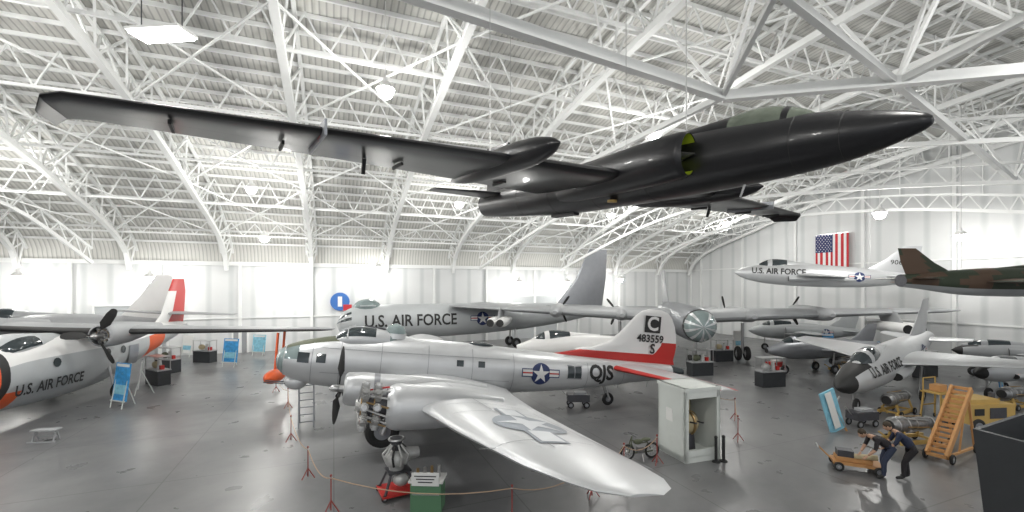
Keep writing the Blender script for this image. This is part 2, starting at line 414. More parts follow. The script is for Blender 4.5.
# lamps
def lamp(s,t,z,e,r=.3):
    b=Bd('high_bay_lamp'); P=RM(s,t,z)
    cyl(b,(0,0,.0),(0,0,.28),r,r*.5,'white_paint',20,None); cyl(b,(0,0,-.06),(0,0,0),r*.92,r*.92,'lamp_glow',20); sph(b,(0,0,-.14),(r*.8,r*.8,r*.7),'lamp_glow'); cyl(b,(0,0,.28),(0,0,.5),.12,.1,'white_paint',10)
    top=rz(t)-z-.15
    cyl(b,(0,0,.45),(0,0,max(top,.6)),.02,.02,'white_paint',6); ob=b.done(Matrix.Translation(P))
    L=bpy.data.lights.new('lamp_light','POINT'); L.energy=e; L.shadow_soft_size=.35; L.color=(1,.985,.95)
    o=bpy.data.objects.new('bulb',L); C.objects.link(o); o.parent=ob; o.location=(0,0,-.75)
LE=960
for s,t in [(-33,14),(-19,14),(-5,14),(9,14),(23,14),(37,14),(-28,28),(-13,27),(2,28),(16,28),(-24,42),(-8,44),(9,44),(24,44),(0,57),(18,57),(-16,57)]:
    lamp(s,t,min(rz(t)-3.0,14.4 if t>20 else 12.6),LE,.38)
lamp(34.7,28.7,11.2,LE,.42); lamp(42.5,29.7,9.9,300,.42)
for s,t,z in [(-22,2.5,6.9),(-4,2.5,6.8),(4,2.5,8.),(19,2.5,6.6),(25,2.5,6.6),(-36,3,7),(-5.3,5.9,10.2),(-14,2.5,6.9),(32,3,7)]:
    lamp(s,t,z,230,.42)
b=Bd('ceiling_panel_light'); box(b,(0,0,0),(1.9,.75,.08),'lamp_glow'); box(b,(0,0,.08),(2.05,.9,.1),'white_paint')
for x in(-.8,.8): cyl(b,(x,0,.1),(x,0,1.6),.02,.02,'dark_steel',6)
o=b.done(pose(-12.6,15.7,15.2,-.1))
L=bpy.data.lights.new('panel_light','AREA'); L.shape='RECTANGLE'; L.size=1.8; L.size_y=.7; L.energy=500; lo=bpy.data.objects.new('panel_light',L); C.objects.link(lo); lo.parent=o; lo.location=(0,0,-.08)
# US flag on the right wall
b=Bd('american_flag'); P=RM(S1-.45,18.9,0)
dirn=-Nx
fm=lambda u,v,lay: tuple(Vector((P.x,P.y,0))+dirn*(u)+Vector((0,0,9.1+v))-Sx*(.01*lay+.06*math.sin(u*4)))
W_,H_=3.1,4.4
for i in range(13):
    x0=-W_/2+W_*i/13; decal(b,[rect(x0,-H_/2,x0+W_/13,H_/2)],'flag_red' if i%2==0 else 'flag_white',fm,0,.5)
decal(b,[rect(-W_/2,H_/2-1.8,-W_/2+W_*7/13,H_/2)],'flag_blue',fm,1.5,.4)
st=[]
for r_ in range(9):
    for c_ in range(6 if r_%2==0 else 5):
        st+=star_poly(.07,-W_/2+.14+c_*.27+(0 if r_%2==0 else .135),H_/2-.14-r_*.19)
decal(b,st,'flag_white',fm,3,.5)
beam(b,fm(-W_/2,H_/2,0),fm(W_/2,H_/2,0),.08,'steel'); b.done()
b=Bd('wall_emblem'); X=Vector((-.394,1,0))*43.3; s_=X.dot(Sx)
em=lambda u,v,lay:(s_+u,.2+.02*lay,4.6+v)
cyl(b,(s_,.0,4.6),(s_,.2,4.6),.9,.9,'mark_blue',28)
decal(b,[rect(-.2,-.5,.2,.5)],'white_paint',em,1); decal(b,[rect(.3,-.9,1.1,-.3)],'mark_red',em,1); b.done(RMtx)
# ================================================================ four engine silver bomber
def wing_pair(b,secs,m,mf=None,k=12):
    wing(b,secs,m,k=k,mf=mf); wing(b,[(a,-y,z,c,t) for a,y,z,c,t in secs],m,k=k,mf=mf)
b=Bd('vintage_bomber')
F=smooth_secs([(0,0,0,.03,.03),(.12,0,0,.4,.4),(.5,0,0,.7,.72),(1.2,0,0,.92,.98),(2.4,0,.05,1.08,1.2),(4,0,.08,1.15,1.32),(6.5,0,.08,1.16,1.35),(9.5,0,.08,1.15,1.28),(12,0,.1,1.08,1.15),(14.5,0,.15,.94,1.0),(17,0,.27,.74,.8),(19.5,0,.42,.52,.58),(21.3,0,.5,.4,.46),(22.5,0,.52,.22,.3)],4)
def mfF(x,a):
    s=math.sin(a)
    if x<.42: return 'glass_clear'
    if x<1.1 and .2<s<.8: return 'glass_clear'
    if s>.82 and x<2.6: return 'olive'
    if x>21.6 and s>-.2: return 'glass_dark'
loft(b,F,'silver',32,mf=mfF)
for x in(.15,.42): 
    q=sec_at(F,x); 
    vs=[(x,q[2]*1.01*math.cos(i*math.pi/12),q[1]+q[3]*1.01*math.sin(i*math.pi/12)) for i in range(25)]; tube(b,vs,.02,'silver',5)
loft(b,smooth_secs([(2.3,0,1.0,.3,.1),(2.9,0,1.15,.72,.5),(3.6,0,1.2,.8,.62),(4.6,0,1.2,.7,.55),(5.6,0,1.15,.4,.35),(7.2,0,1.1,.2,.2)],3),'silver',20,mf=lambda x,a:'glass_dark' if (2.5<x<4.2 and .25<math.sin(a)<.93) else ('glass_clear' if 4.9<x<5.3 else None))
for y in(-.3,.3): beam(b,(2.6,y,1.5),(3.3,y*1.1,1.82),.05,'silver')
for x in(3.0,3.6): 
    for sd in(-1,1): beam(b,(x,sd*.78,1.25),(x,sd*.5,1.72),.05,'silver')
sph(b,(5.2,0,1.62),(.5,.48,.45),'glass_clear'); cyl(b,(5.2,0,1.35),(5.2,0,1.6),.55,.52,'silver',20)
for y in(-.15,.15): cyl(b,(4.7,y,1.75),(3.7,y,1.85),.03,.025,'dark_steel',8)
sph(b,(.95,0,-1.0),(.5,.42,.35),'silver'); 
for y in(-.2,.2): cyl(b,(.6,y,-1.05),(-.35,y,-1.05),.03,.025,'dark_steel',8)
sph(b,(11,0,-1.2),(.5,.5,.55),'silver_dark'); sph(b,(9.6,0,1.35),(.7,.4,.12),'glass_dark')
fs_=side_map(F,0,0)
for (x0,x1,z0,z1) in((1.0,1.5,.05,.5),(1.8,2.2,.1,.5),(8.2,8.55,.3,.6),(9.3,9.65,.3,.6),(14.35,15.2,-.02,.62)):
    decal(b,[rect(x0,z0,x1,z1)],'glass_dark',fs_,1)
decal(b,[rect(14.3,-.07,15.25,-.02),rect(14.3,.62,15.25,.67),rect(14.75,-.02,14.8,.62)],'silver_dark',fs_,2)
insignia(b,.52,side_map(F,12.75,.12))
text(b,'QJS',1.1,'black_matte',side_map(F,16.5,.3),bold=.04,sx=.95)
for x in(1.6,2.8,4.6,6.8,9,11.2,15.6,18,20):
    decal(b,[rect(x,-.8*sec_at(F,x)[3],x+.025,.8*sec_at(F,x)[3]+.1)],'silver_dark',fs_,.2)
decal(b,[rect(2,-.35,11,-.33),rect(2,.75,11,.77)],'silver_dark',fs_,.2,.5)
WS=[(4.95,.6,-.78,6.1,.17),(5.05,1.6,-.7,5.8,.165),(5.25,3.3,-.58,5.3,.16),(5.65,7,-.28,4.45,.15),(6.4,11,.02,3.55,.13),(7.15,14,.24,2.75,.11),(7.6,15,.31,2.2,.1),(7.95,15.55,.35,1.6,.09),(8.45,15.85,.37,.7,.07)]
WS=refine_secs(WS,2); wing_pair(b,WS,'silver',k=14)
WP=[(a,-y,z,c,t) for a,y,z,c,t in WS]
wm=lambda ux,uy,cx,cy:(lambda u,v,lay:(cx+ux[0]*u+uy[0]*v, cy+ux[1]*u+uy[1]*v, wing_top(WP,cx+ux[0]*u+uy[0]*v,cy+ux[1]*u+uy[1]*v)+.012+.006*lay))
insignia(b,.95,wm((0,-1),(-1,0),8.35,-11.1),'insig_grey','insig_pale',None,.2)
decal(b,[rect(0,0,5.5,.03)],'silver_dark',wm((.12,-.99),(-.99,-.1),9.3,-9),.2,.3)
for y in(-2.4,-4.6,-5.8,-8.4,-9.6,-12.8):
    decal(b,[rect(0,0,2.9,.03)],'silver_dark',wm((1,0),(0,-1),6.5-(.0 if y<-8 else .4),y),.2,.3)
decal(b,[rect(0,0,11.5,.025)],'silver_dark',wm((.085,-.996),(-.99,-.1),7.1,-2),.2,.3)
TS=[(17.2,.2,.6,3.9,.12),(17.6,2,.62,3.4,.11),(18.2,4.2,.64,2.7,.1),(18.8,5.9,.66,1.9,.08),(19.3,6.5,.67,1.1,.06)]
TS=refine_secs(TS,3)
wing_pair(b,TS,'silver',mf=lambda s,x:'red_paint' if (x>.72 or x<.06) else None)
FS=[(12.6,.95,0,9.3,.03),(14.2,1.25,0,7.6,.04),(16.0,1.65,0,5.9,.06),(17.2,2.1,0,4.75,.08),(17.9,2.7,0,4.0,.09),(18.45,3.3,0,3.3,.09),(18.9,3.8,0,2.6,.08),(19.3,4.1,0,1.9,.07),(19.8,4.25,0,.9,.05)]
FS=[(a,z-.05*(z>1.2)*min(1,(z-1.2)),0,c,t) for a,z,_,c,t in FS]
FS=refine_secs(FS,3)
def mfV(z,x):
    if z<1.5: return 'red_paint'
    if x>.74 and z<2.2: return 'red_paint'
    return 'white_paint'
wing(b,FS,'white_paint',vert=True,mf=mfV)
vm=lambda cx,cz:(lambda u,v,lay:(cx+u,-.2-.02-.006*lay,cz+v))
decal(b,[rect(-.55,-.5,.55,.5)],'black_matte',vm(20.0,3.3),0); text(b,'C',1.15,'white_paint',vm(20.0,3.3),bold=.03,lay=2)
text(b,'483559',.62,'black_matte',vm(19.9,2.42),bold=.015,lay=1); text(b,'S',.8,'black_matte',vm(20.1,1.82),bold=.02,lay=1)
def nacelle(y,z,x0,L_,cowl=True,pr=True,ang=.3):
    r=.7
    if cowl:
        S_=smooth_secs([(x0,y,z,.55,.55),(x0+.12,y,z,.66,.66),(x0+.9,y,z,r,r),(x0+1.6,y,z,r*.95,r*.95),(x0+3,y,z+.05,.6,.62),(x0+L_,y,z+.2,.2,.25)],3)
        loft(b,S_,'silver',26,capa=False,mf=lambda x,a:'silver_dark' if x0+1.2<x<x0+1.4 else None)
        cyl(b,(x0+.6,y,z),(x0+.65,y,z),.66,.66,'black_matte',24); radial(b,(x0+.35,y,z),.55)
    else:
        S_=smooth_secs([(x0+.9,y,z,.6,.6),(x0+1.15,y,z,.76,.76),(x0+1.7,y,z,.76,.76),(x0+3,y,z+.05,.7,.7),(x0+L_,y,z+.2,.2,.25)],3)
        loft(b,S_,'silver',26,capm='dark_steel'); radial(b,(x0+.2,y,z),.82,box_='alu'); radial(b,(x0+.6,y,z),.78,box_='alu')
        for k in range(14):
            a=k*2*math.pi/14; beam(b,(x0+.25,y+.5*math.cos(a),z+.5*math.sin(a)),(x0+.95,y+.66*math.cos(a+.3),z+.66*math.sin(a+.3)),.05,'red_paint' if k==3 else ('alu' if k%3 else 'brass'))
    if pr: prop(b,(x0-.2,y,z),1.75,ang=ang)
nacelle(-7.1,-.3,3.8,5,cowl=False,pr=False)
nacelle(-3.3,-.55,3.2,6,ang=2.2); nacelle(3.3,-.55,3.2,6,ang=.9); nacelle(7.1,-.4,4.1,5,ang=.2)
for y in(-3.3,3.3):
    wheel(b,(4.9,y,-2.25),.7,.45); cyl(b,(4.9,y-.4,-2.25),(5.4,y-.4,-.6),.08,.09,'steel',10); cyl(b,(4.9,y+.4,-2.25),(5.4,y+.4,-.6),.08,.09,'steel',10); beam(b,(5,y,-1.6),(6.8,y,-.7),.1,'silver_dark'); cyl(b,(4.9,y-.45,-2.25),(4.9,y+.45,-2.25),.06,.06,'steel')
wheel(b,(17.5,0,-1.25),.36,.25); cyl(b,(17.5,.2,-1.25),(17.1,.1,-.3),.05,.06,'steel'); cyl(b,(17.5,-.2,-1.25),(17.1,-.1,-.3),.05,.06,'steel')
b17=b.done(pose(-9.64,17.81,3.2,.312,.112,-.018,.887))
# ================================================================ black reconnaissance jet
def cables(ob,pts):
    cb=Bd('suspension_cables'); I=ob.matrix_world.inverted()
    for q in pts:
        p=ob.matrix_world@Vector(q); cyl(cb,I@p,I@Vector((p.x,p.y,rz(tof(p))-.2)),.014,.014,'steel',6)
    o=cb.done(); o.parent=ob
b=Bd('reconnaissance_jet')
F=smooth_secs([(.12,0,0,.02,.02),(.14,0,0,.07,.07),(.25,0,0,.15,.15),(.6,0,0,.28,.28),(1.2,0,.0,.43,.44),(2.1,0,.03,.57,.59),(3.4,0,.05,.68,.7),(5,0,.05,.74,.76),(7,0,.03,.78,.78),(9,0,0,.76,.76),(11.3,0,0,.68,.68),(13.3,0,.05,.57,.59),(14.9,0,.1,.47,.5)],4)
loft(b,F,'black_paint',36,capb=False)
cyl(b,(14.3,0,.1),(14.95,0,.1),.42,.43,'dark_steel',28,cap=False); cyl(b,(14.3,0,.1),(14.35,0,.1),.42,.42,'black_matte',28)
loft(b,smooth_secs([(1.7,0,.38,.1,.06),(2.0,0,.42,.3,.27),(2.5,0,.46,.4,.44),(3.0,0,.49,.42,.5),(3.5,0,.5,.4,.47),(4.0,0,.5,.38,.42)],4),'canopy_glass',24,mf=lambda x,a:'black_paint' if (2.25<x<2.33 or x>3.5 or 2.85<x<2.93 or x<1.85) else None)
loft(b,smooth_secs([(3.5,0,.5,.4,.46),(5,0,.45,.42,.46),(7,0,.4,.4,.48),(9.5,0,.3,.3,.4),(12,0,.2,.2,.3)],3),'black_paint',20)
for sd in(-1,1):
    loft(b,smooth_secs([(4.1,sd*.84,.1,.3,.48),(4.25,sd*.86,.1,.36,.54),(5.2,sd*.82,.08,.38,.57),(6.6,sd*.7,.05,.36,.56),(8.5,sd*.55,0,.3,.5),(10,sd*.4,0,.2,.4)],3),'black_paint',24,capa=False)
    loft(b,[(4.12,sd*.84,.1,.29,.47),(4.7,sd*.82,.1,.27,.43)],'zinc_green',24,capa=False,capm='black_matte',mf=lambda x,a:'zinc_green')
    cyl(b,(4.0,sd*.78,.1),(4.7,sd*.82,.1),.02,.2,'black_matte',16)
    for zz in(-.25,.2,.45): beam(b,(4.5,sd*.6,zz),(4.5,sd*1.08,zz),.04,'zinc_green')
US=[(5.9,.4,-.05,4.3,.11),(6.1,2,-.05,3.85,.105),(6.45,5,-.02,3.1,.1),(6.8,8,.0,2.4,.09),(7.2,11,.0,1.75,.09),(7.3,11.9,0,1.6,.09),(7.4,12.15,-.06,1.4,.09),(7.6,12.25,-.25,1.0,.09)]
US=refine_secs(US,2)
wing_pair(b,US,'black_paint',k=12)
for sd in(-1,1):
    Y=4.0*sd
    loft(b,smooth_secs([(4.9,Y,.02,.02,.02),(5.15,Y,.02,.16,.16),(5.8,Y,.02,.28,.3),(7,Y,.04,.32,.34),(8.4,Y,.02,.28,.3),(9.6,Y,0,.14,.16),(10.1,Y,0,.03,.03)],4),'black_paint',22)
    wing(b,[(9.0,.1,Y,1.1,.08),(9.4,.62,Y,.5,.08)],'black_paint',vert=True)
    for y,x in((3,9.3),(6.2,8.9),(8.8,8.55),(10.6,8.3)): box(b,(x-.35,y*sd,-.12),(.7,.05,.08),'black_matte')
    box(b,(7.6,8.2*sd,.0),(1.9,.05,.3),'silver_dark'); box(b,(7.25,8.2*sd,.02),(.3,.07,.2),'red_paint'); beam(b,(8.6,7.0*sd,-.05),(8.7,7.0*sd,-.4),.08,'black_matte')
    decal(b,[rect(0,0,8.5,.02)],'dark_steel',(lambda sd:(lambda u,v,lay:(8.9-.11*u+v,sd*(3+u),wing_top(US,8.9-.11*u,3+u,True)-.012)))(sd),0,.4)
    wing(b,[(12.9,.3*sd,.35,1.7,.1),(13.5,3.05*sd,.35,.85,.08)],'black_paint')
wing(b,refine_secs([(12.1,.35,0,2.9,.1),(13.0,1.4,0,1.9,.1),(13.5,2.45,0,1.2,.09)],2),'black_paint',vert=True)
beam(b,(13.2,0,2.45),(14.9,0,2.5),.12,'black_paint')
cyl(b,(3.2,.05,-.6),(3.3,.05,-.9),.03,.02,'steel'); box(b,(9.5,0,-.78),(1.2,.25,.1),'black_matte'); cyl(b,(6.8,.5,-.62),(6.8,.5,-.68),.14,.14,'yellow_paint',12)
for x in(1.3,2.1,5.6,7.6,9.6,11.6):
    q=sec_at(F,x); vs=[(x,(q[2]+.001)*math.cos(i*math.pi/18),q[1]+(q[3]+.001)*math.sin(i*math.pi/18)) for i in range(-36,1)]; tube(b,vs,.006,'black_matte',4)
u2=b.done(pose(6.17,6.23,8.6,2.148,-.051,-.011,.88))
cables(u2,((4.8,0,.9),(9.5,3,.2),(9.5,-3,.2),(13,0,.6)))
# ================================================================ amphibian
b=Bd('amphibious_aircraft')
H_=smooth_secs([(0,0,.3,.05,.1),(.4,0,.2,.6,.75),(1.5,0,.15,1.05,1.25),(3,0,.25,1.3,1.65),(5.5,0,.25,1.4,1.8),(9,0,.3,1.4,1.75),(12,0,.55,1.15,1.4),(15,0,.95,.8,1.0),(18,0,1.3,.4,.6),(19.3,0,1.45,.1,.25)],4)
def mfA(x,a):
    s=math.sin(a)
    if x<2.0: return 'orange_paint'
    if 2.0<x<2.2 : return 'black_matte'
    if x<3.0 and s<-.35: return 'orange_paint'
    if 6.9<x<7.1: return 'black_matte'
    if s>.45: return 'white_paint'
    if 13<x<15: return 'orange_paint'
loft(b,H_,'pale_grey',32,hull=.5,mf=mfA)
loft(b,smooth_secs([(2.1,0,1.3,.5,.2),(2.7,0,1.55,.95,.55),(3.4,0,1.7,1.05,.62),(4.6,0,1.75,.9,.5),(6.5,0,1.8,.5,.3)],3),'pale_grey',20,mf=lambda x,a:'glass_dark' if (2.4<x<4.0 and .15<math.sin(a)<.85) else None)
sm=side_map([(q[0],q[1],q[2],q[3]*1.0,q[4]*1.35) for q in H_],0,0)
text(b,'U.S. AIR FORCE',.76,'black_matte',side_map([(q[0],q[1],q[2],q[3]*1.02,q[4]*1.5) for q in H_],4.4,-.35),bold=.02,sx=.76,lay=2)
for x in(4.6,8.2,9.6): 
    decal(b,[[(x+.25*math.cos(a*.6),.75+.25*math.sin(a*.6)) for a in range(10)]],'glass_dark',sm,3)
decal(b,[rect(10.2,-.4,11.3,.9)],'silver_dark',sm,3)
AW=[(5.9,.0,2.25,3.3,.16),(5.9,4,2.3,3.2,.15),(6.2,9,2.45,2.6,.13),(6.6,14,2.6,1.8,.1),(6.9,14.7,2.62,1.0,.08)]
wing_pair(b,refine_secs(AW,2),'bare_grey',mf=lambda s,x:'black_matte' if x<.05 else None)
for sd in(-1,1):
    y=3.2*sd
    loft(b,smooth_secs([(4.7,y,2.2,.5,.5),(4.8,y,2.2,.62,.62),(5.6,y,2.2,.68,.68),(7,y,2.2,.6,.6),(10,y,2.3,.15,.2)],3),'bare_grey',22,capa=False)
    cyl(b,(5.2,y,2.2),(5.25,y,2.2),.6,.6,'black_matte',22); radial(b,(5.0,y,2.2),.5); prop(b,(4.5,y,2.2),1.7,ang=.5,w=.19)
    Y=11.6*sd
    loft(b,smooth_secs([(5,Y,-.15,.05,.05),(5.5,Y,-.2,.35,.35),(6.8,Y,-.25,.42,.42),(8.5,Y,-.1,.25,.25),(9.3,Y,0,.04,.05)],3),'orange_paint',18)
    for x in(6.4,7.6): beam(b,(x,Y,.1),(x+.2,Y,2.4),.08,'orange_paint',.25)
    wheel(b,(8.6,1.75*sd,-1.65),.5,.3); cyl(b,(8.6,1.6*sd,-1.65),(8.5,1.2*sd,.2),.07,.08,'steel')
    wing(b,[(16.4,.1*sd,2.6,2.3,.1),(17.4,4.4*sd,2.6,1.2,.08)],'bare_grey')
wing(b,refine_secs([(14.2,1.2,0,4.6,.08),(15.8,2.6,0,3.2,.1),(16.6,4.4,0,2.4,.1),(17.1,5.4,0,1.6,.08)],3),'white_paint',vert=True,mf=lambda z,x:'red_paint' if (x>.4 or z>4.2) else None)
wheel(b,(1.9,0,-1.72),.38,.25); cyl(b,(1.9,.2,-1.7),(1.9,.1,-.3),.05,.06,'steel')
b.done(pose(-22.36,16.66,1.92,1.741,.004,.045,.898))
# ================================================================ generic jets
def jet(name,M,L,r,span,sweep,body='silver',nose=None,fin='silver',high=0.,gear=1.,camo=False,txt=None,num=None,intake=False,star=True,root=.28,canx=.2,tailz=.0,finh=2.4,side=True,tilt=0):
    b=Bd(name)
    F=smooth_secs([(0,0,0,.25*r if intake else .03,.25*r if intake else .03),(.05*L,0,0,.45*r,.45*r),(.14*L,0,0,.75*r,.8*r),(.3*L,0,0,r,r),(.5*L,0,0,r*1.02,r),(.72*L,0,0,.85*r,.85*r),(.9*L,0,.05,.55*r,.55*r),(L,0,.08,.42*r,.42*r)],4)
    def mf(x,a):
        if nose and x<.07*L: return nose
        if nose and x<.2*L and math.sin(a)>.75: return nose
        if camo:
            if math.sin(a)<-.4: return 'bare_grey'
            return 'camo_green' if math.sin(x*1.9+2.3*math.sin(a*1.5))>0 else 'camo_brown'
    loft(b,F,body,24,mf=mf,capm='dark_steel')
    if intake: cyl(b,(-.01,0,0),(.3,0,0),.2*r,.2*r,'black_matte',18)
    cx=canx*L
    loft(b,smooth_secs([(cx-.9,0,.6*r,.12*r,.1*r),(cx,0,.75*r,.5*r,.55*r),(cx+1,0,.8*r,.5*r,.6*r),(cx+2.2,0,.75*r,.35*r,.45*r),(cx+4,0,.7*r,.12*r,.3*r)],3),body,16,mf=lambda x,a:'glass_dark' if cx-.6<x<cx+1.6 and math.sin(a)>.1 and not cx+.1<x<cx+.25 else ('camo_green' if camo else None))
    if side and not intake:
        for sd in(-1,1):
            loft(b,smooth_secs([(cx+1.2,sd*r*.95,.05,.3*r,.5*r),(cx+2.5,sd*r*.9,.05,.33*r,.55*r),(cx+5,sd*r*.6,0,.2*r,.4*r)],3),body,16,capm='black_matte',mf=(lambda x,a:'camo_green') if camo else None)
    ch=root*L; xl=.36*L; zz=high*r
    if not side:
        for sd in(-1,1):
            loft(b,smooth_secs([(xl-.5,sd*r*1.0,-.35*r,.3*r,.22*r),(xl+1,sd*r*1.0,-.3*r,.35*r,.28*r),(xl+4,sd*r*.7,-.2*r,.2*r,.2*r)],3),body,16,capm='black_matte')
    ws=refine_secs([(xl,.5*r,zz,ch,.09),(xl+sweep*.5,span*.5,zz,ch*.72,.08),(xl+sweep,span,zz,ch*.42,.07),(xl+sweep*1.06,span+.15,zz,ch*.25,.05)],2)
    cm=(lambda s,x:'camo_green' if math.sin(s*1.7+x*4)>0 else 'camo_brown') if camo else None
    wing_pair(b,ws,body,mf=cm)
    c2=ch*.5
    wing_pair(b,[(L-c2*1.25,.2*r,.2+tailz,c2,.08),(L-c2*1.0+sweep*.35,span*.42,.2+tailz,c2*.55,.07)],body,mf=cm)
    wing(b,refine_secs([(L-c2*2.1,.4*r,0,c2*1.9,.07),(L-c2*1.2,.4*r+finh*.5,0,c2*1.2,.08),(L-c2*.55,.4*r+finh,0,c2*.65,.06)],2),fin,vert=True,mf=cm)
    if gear:
        for x,y in((.16*L,0),(.52*L,-.25*span),(.52*L,.25*span)):
            g=-(r+gear)-x*tilt
            wheel(b,(x,y,g+.32),.32,.2); cyl(b,(x,y+.14,g+.32),(x,y+.05,-.3*r),.05,.06,'steel')
    if txt: text(b,txt[0],txt[1],'black_matte',side_map(F,txt[2]*L,txt[3]),bold=.015,sx=.85,lay=2)
    if star: insignia(b,.38*r,side_map(F,.7*L,.05))
    if num: text(b,num,.5,'black_matte',lambda u,v,lay:(L-c2*.62+u,-.09-.01*lay,.4*r+finh*.42+v),lay=2)
    return b.done(M)
tj=jet('jet_trainer',pose(19.3,38,7.35,math.atan2(-4.6,10.6),.06,.03),12.4,.9,4.6,.8,'silver',txt=('U.S. AIR FORCE',.66,.26,.22),num='90654',gear=0,fin='silver',finh=2.2,side=False)
cj=jet('camouflage_jet',pose(35.2,26.6,6.4,math.pi+.12,0,0),13.0,.85,4.2,3,'camo_green',camo=True,gear=0,star=False,finh=1.6,fin='camo_green')
cables(tj,((4,0,.8),(9.5,0,.8))); cables(cj,((4,0,.8),(9,0,.8)))
jet('jet_fighter',pose(14.9,20,1.5,math.atan2(9,12.9),-.085,.03),15.0,.9,5.2,3.2,'silver',nose='black_matte',gear=.6,tilt=.085,txt=('U.S. AIR FORCE',.62,.27,.3),finh=2.3,high=.2,side=False)
jet('jet_fighter',pose(.3,30,1.9,.12),9.6,.85,4,2.5,'white_paint',intake=True,gear=1.0,finh=1.5,star=False,fin='white_paint')
jet('jet_fighter',pose(17.6,30.2,1.7,.22),9.5,.7,3,2.5,'silver_dark',intake=True,gear=1.,finh=1.4,star=True,fin='silver_dark')
jet('jet_fighter',pose(30.8,30.6,1.7,-.55),7,.6,2.6,1.6,'bare_grey',gear=1.1,finh=1.5,star=False,fin='silver',nose='black_matte')
jet('attack_jet',pose(23,42.5,1.85,-.3),9,.75,3,1.5,'pale_grey',gear=1.1,finh=1.8,star=True,fin='pale_grey')
jet('attack_jet',pose(24.8,23.4,1.5,.3),7.5,.6,2.4,1.8,'silver',gear=.9,finh=1.5,star=False,fin='silver',nose='black_matte',side=False)
jet('transport_aircraft',pose(-38.5,30.6,3.0,.36),12,1.1,3.0,1,'bare_grey',gear=1.9,finh=3.6,star=False,fin='white_paint',canx=.12,side=False)
jet('jet_interceptor',pose(-28.8,29.0,2.6,math.pi+.42),9.5,.8,2.5,1.6,'dark_steel',nose='black_matte',gear=1.8,finh=.9,star=False,fin='dark_steel',canx=.18)
# ================================================================ large bombers at the back
b=Bd('strategic_bomber')
F=smooth_secs([(0,0,-.1,.05,.05),(.3,0,-.1,.75,.75),(1.2,0,0,1.25,1.3),(3,0,0,1.45,1.55),(12,0,0,1.45,1.55),(20,0,.2,1.1,1.25),(26,0,.5,.5,.7),(28.5,0,.7,.2,.3)],4)
loft(b,F,'pale_grey',28,mf=lambda x,a:'glass_dark' if (x<1.3 and -.1<math.sin(a)<.8 and int(a*6)%3) else None)
sph(b,(2.6,0,1.35),(1.2,.9,.75),'glass_clear'); torus(b,(2.6,0,1.5),.95,.05,'pale_grey','z')
text(b,'U.S. AIR FORCE',1.45,'black_matte',side_map(F,6.4,.1),bold=.03,sx=.85,lay=2); insignia(b,.6,side_map(F,13.2,.1))
wing_pair(b,refine_secs([(11.5,1,1.2,4.5,.12),(14,3.6,1.3,2.8,.1)],2),'bare_grey')
wing(b,refine_secs([(21.9,1,0,6.2,.08),(24.6,4,0,4.0,.08),(26.3,7.4,0,2.5,.07)],2),'silver_dark',vert=True); wing_pair(b,[(22.5,.3,1,4,.1),(24.5,3.6,1,2,.08)],'bare_grey')
for x,y in((4,-.8),(4,.8),(17,-.9),(17,.9)): wheel(b,(x,y,-2.5),.5,.35); cyl(b,(x,y,-2.5),(x,y*.6,-1),.09,.1,'steel')
b.done(pose(-15.2,37.8,2.95,.41,0,0,.98))
b=Bd('heavy_bomber')
F=smooth_secs([(0,0,0,.05,.05),(.12,0,0,.5,.5),(.5,0,0,.9,.9),(1.4,0,0,1.2,1.2),(4,0,0,1.3,1.3),(12,0,0,1.3,1.3),(15,0,.2,.9,.9),(18,0,.4,.4,.4)],4)
loft(b,F,'silver_dark',30,mf=lambda x,a:('glass_clear' if (int(a*30/math.pi)%3) else 'silver') if x<.9 else ('black_matte' if x<1.1 else None))
WB=refine_secs([(5.5,.8,.2,6.0,.2),(5.9,6,.4,5.0,.19),(6.6,13,.65,3.6,.17),(7.4,19.5,.85,2.3,.14),(7.8,20.6,.9,1.2,.1)],2)
wing_pair(b,WB,'bare_grey')
for y in(-15.5,-10.5,-5,5,10.5,15.5):
    z=.2+abs(y)*.035
    if abs(y)<15:
        loft(b,smooth_secs([(5.3,y,z,.2,.15),(6,y,z,.5,.45),(9,y,z,.65,.6),(11.5,y,z+.05,.5,.5),(12.4,y,z+.1,.3,.3)],3),'bare_grey',20)
        prop(b,(12.6,y,z),1.5,blades=3,ang=.6+y,w=.13)
    else:
        for dy in(-.42,.42): 
            loft(b,smooth_secs([(4.7,y+dy,z-1.1,.33,.33),(5.2,y+dy,z-1.1,.42,.42),(7.5,y+dy,z-1.1,.4,.4),(9.3,y+dy,z-1.05,.25,.25)],3),'white_paint',18,capm='black_matte')
        wing(b,[(5.8,z-.8,y,2.6,.08),(6.6,z+.1,y,2.4,.08)],'bare_grey',vert=True)
wing(b,[(13,.8,0,4,.08),(15,3.2,0,2.6,.08),(15.6,4.4,0,1.8,.07)],'bare_grey',vert=True); wing_pair(b,[(14,.3,.5,3,.1),(15,5,.6,1.6,.08)],'bare_grey')
for x,y in((2.5,0),(8,-5),(8,5)):
    for dy in(-.35,.35): wheel(b,(x,y+dy,-2.85),.6,.4)
    cyl(b,(x,y,-2.85),(x,y,-.3),.12,.14,'steel')
b.done(pose(12.75,29,3.42,math.radians(80),0,0,.98))
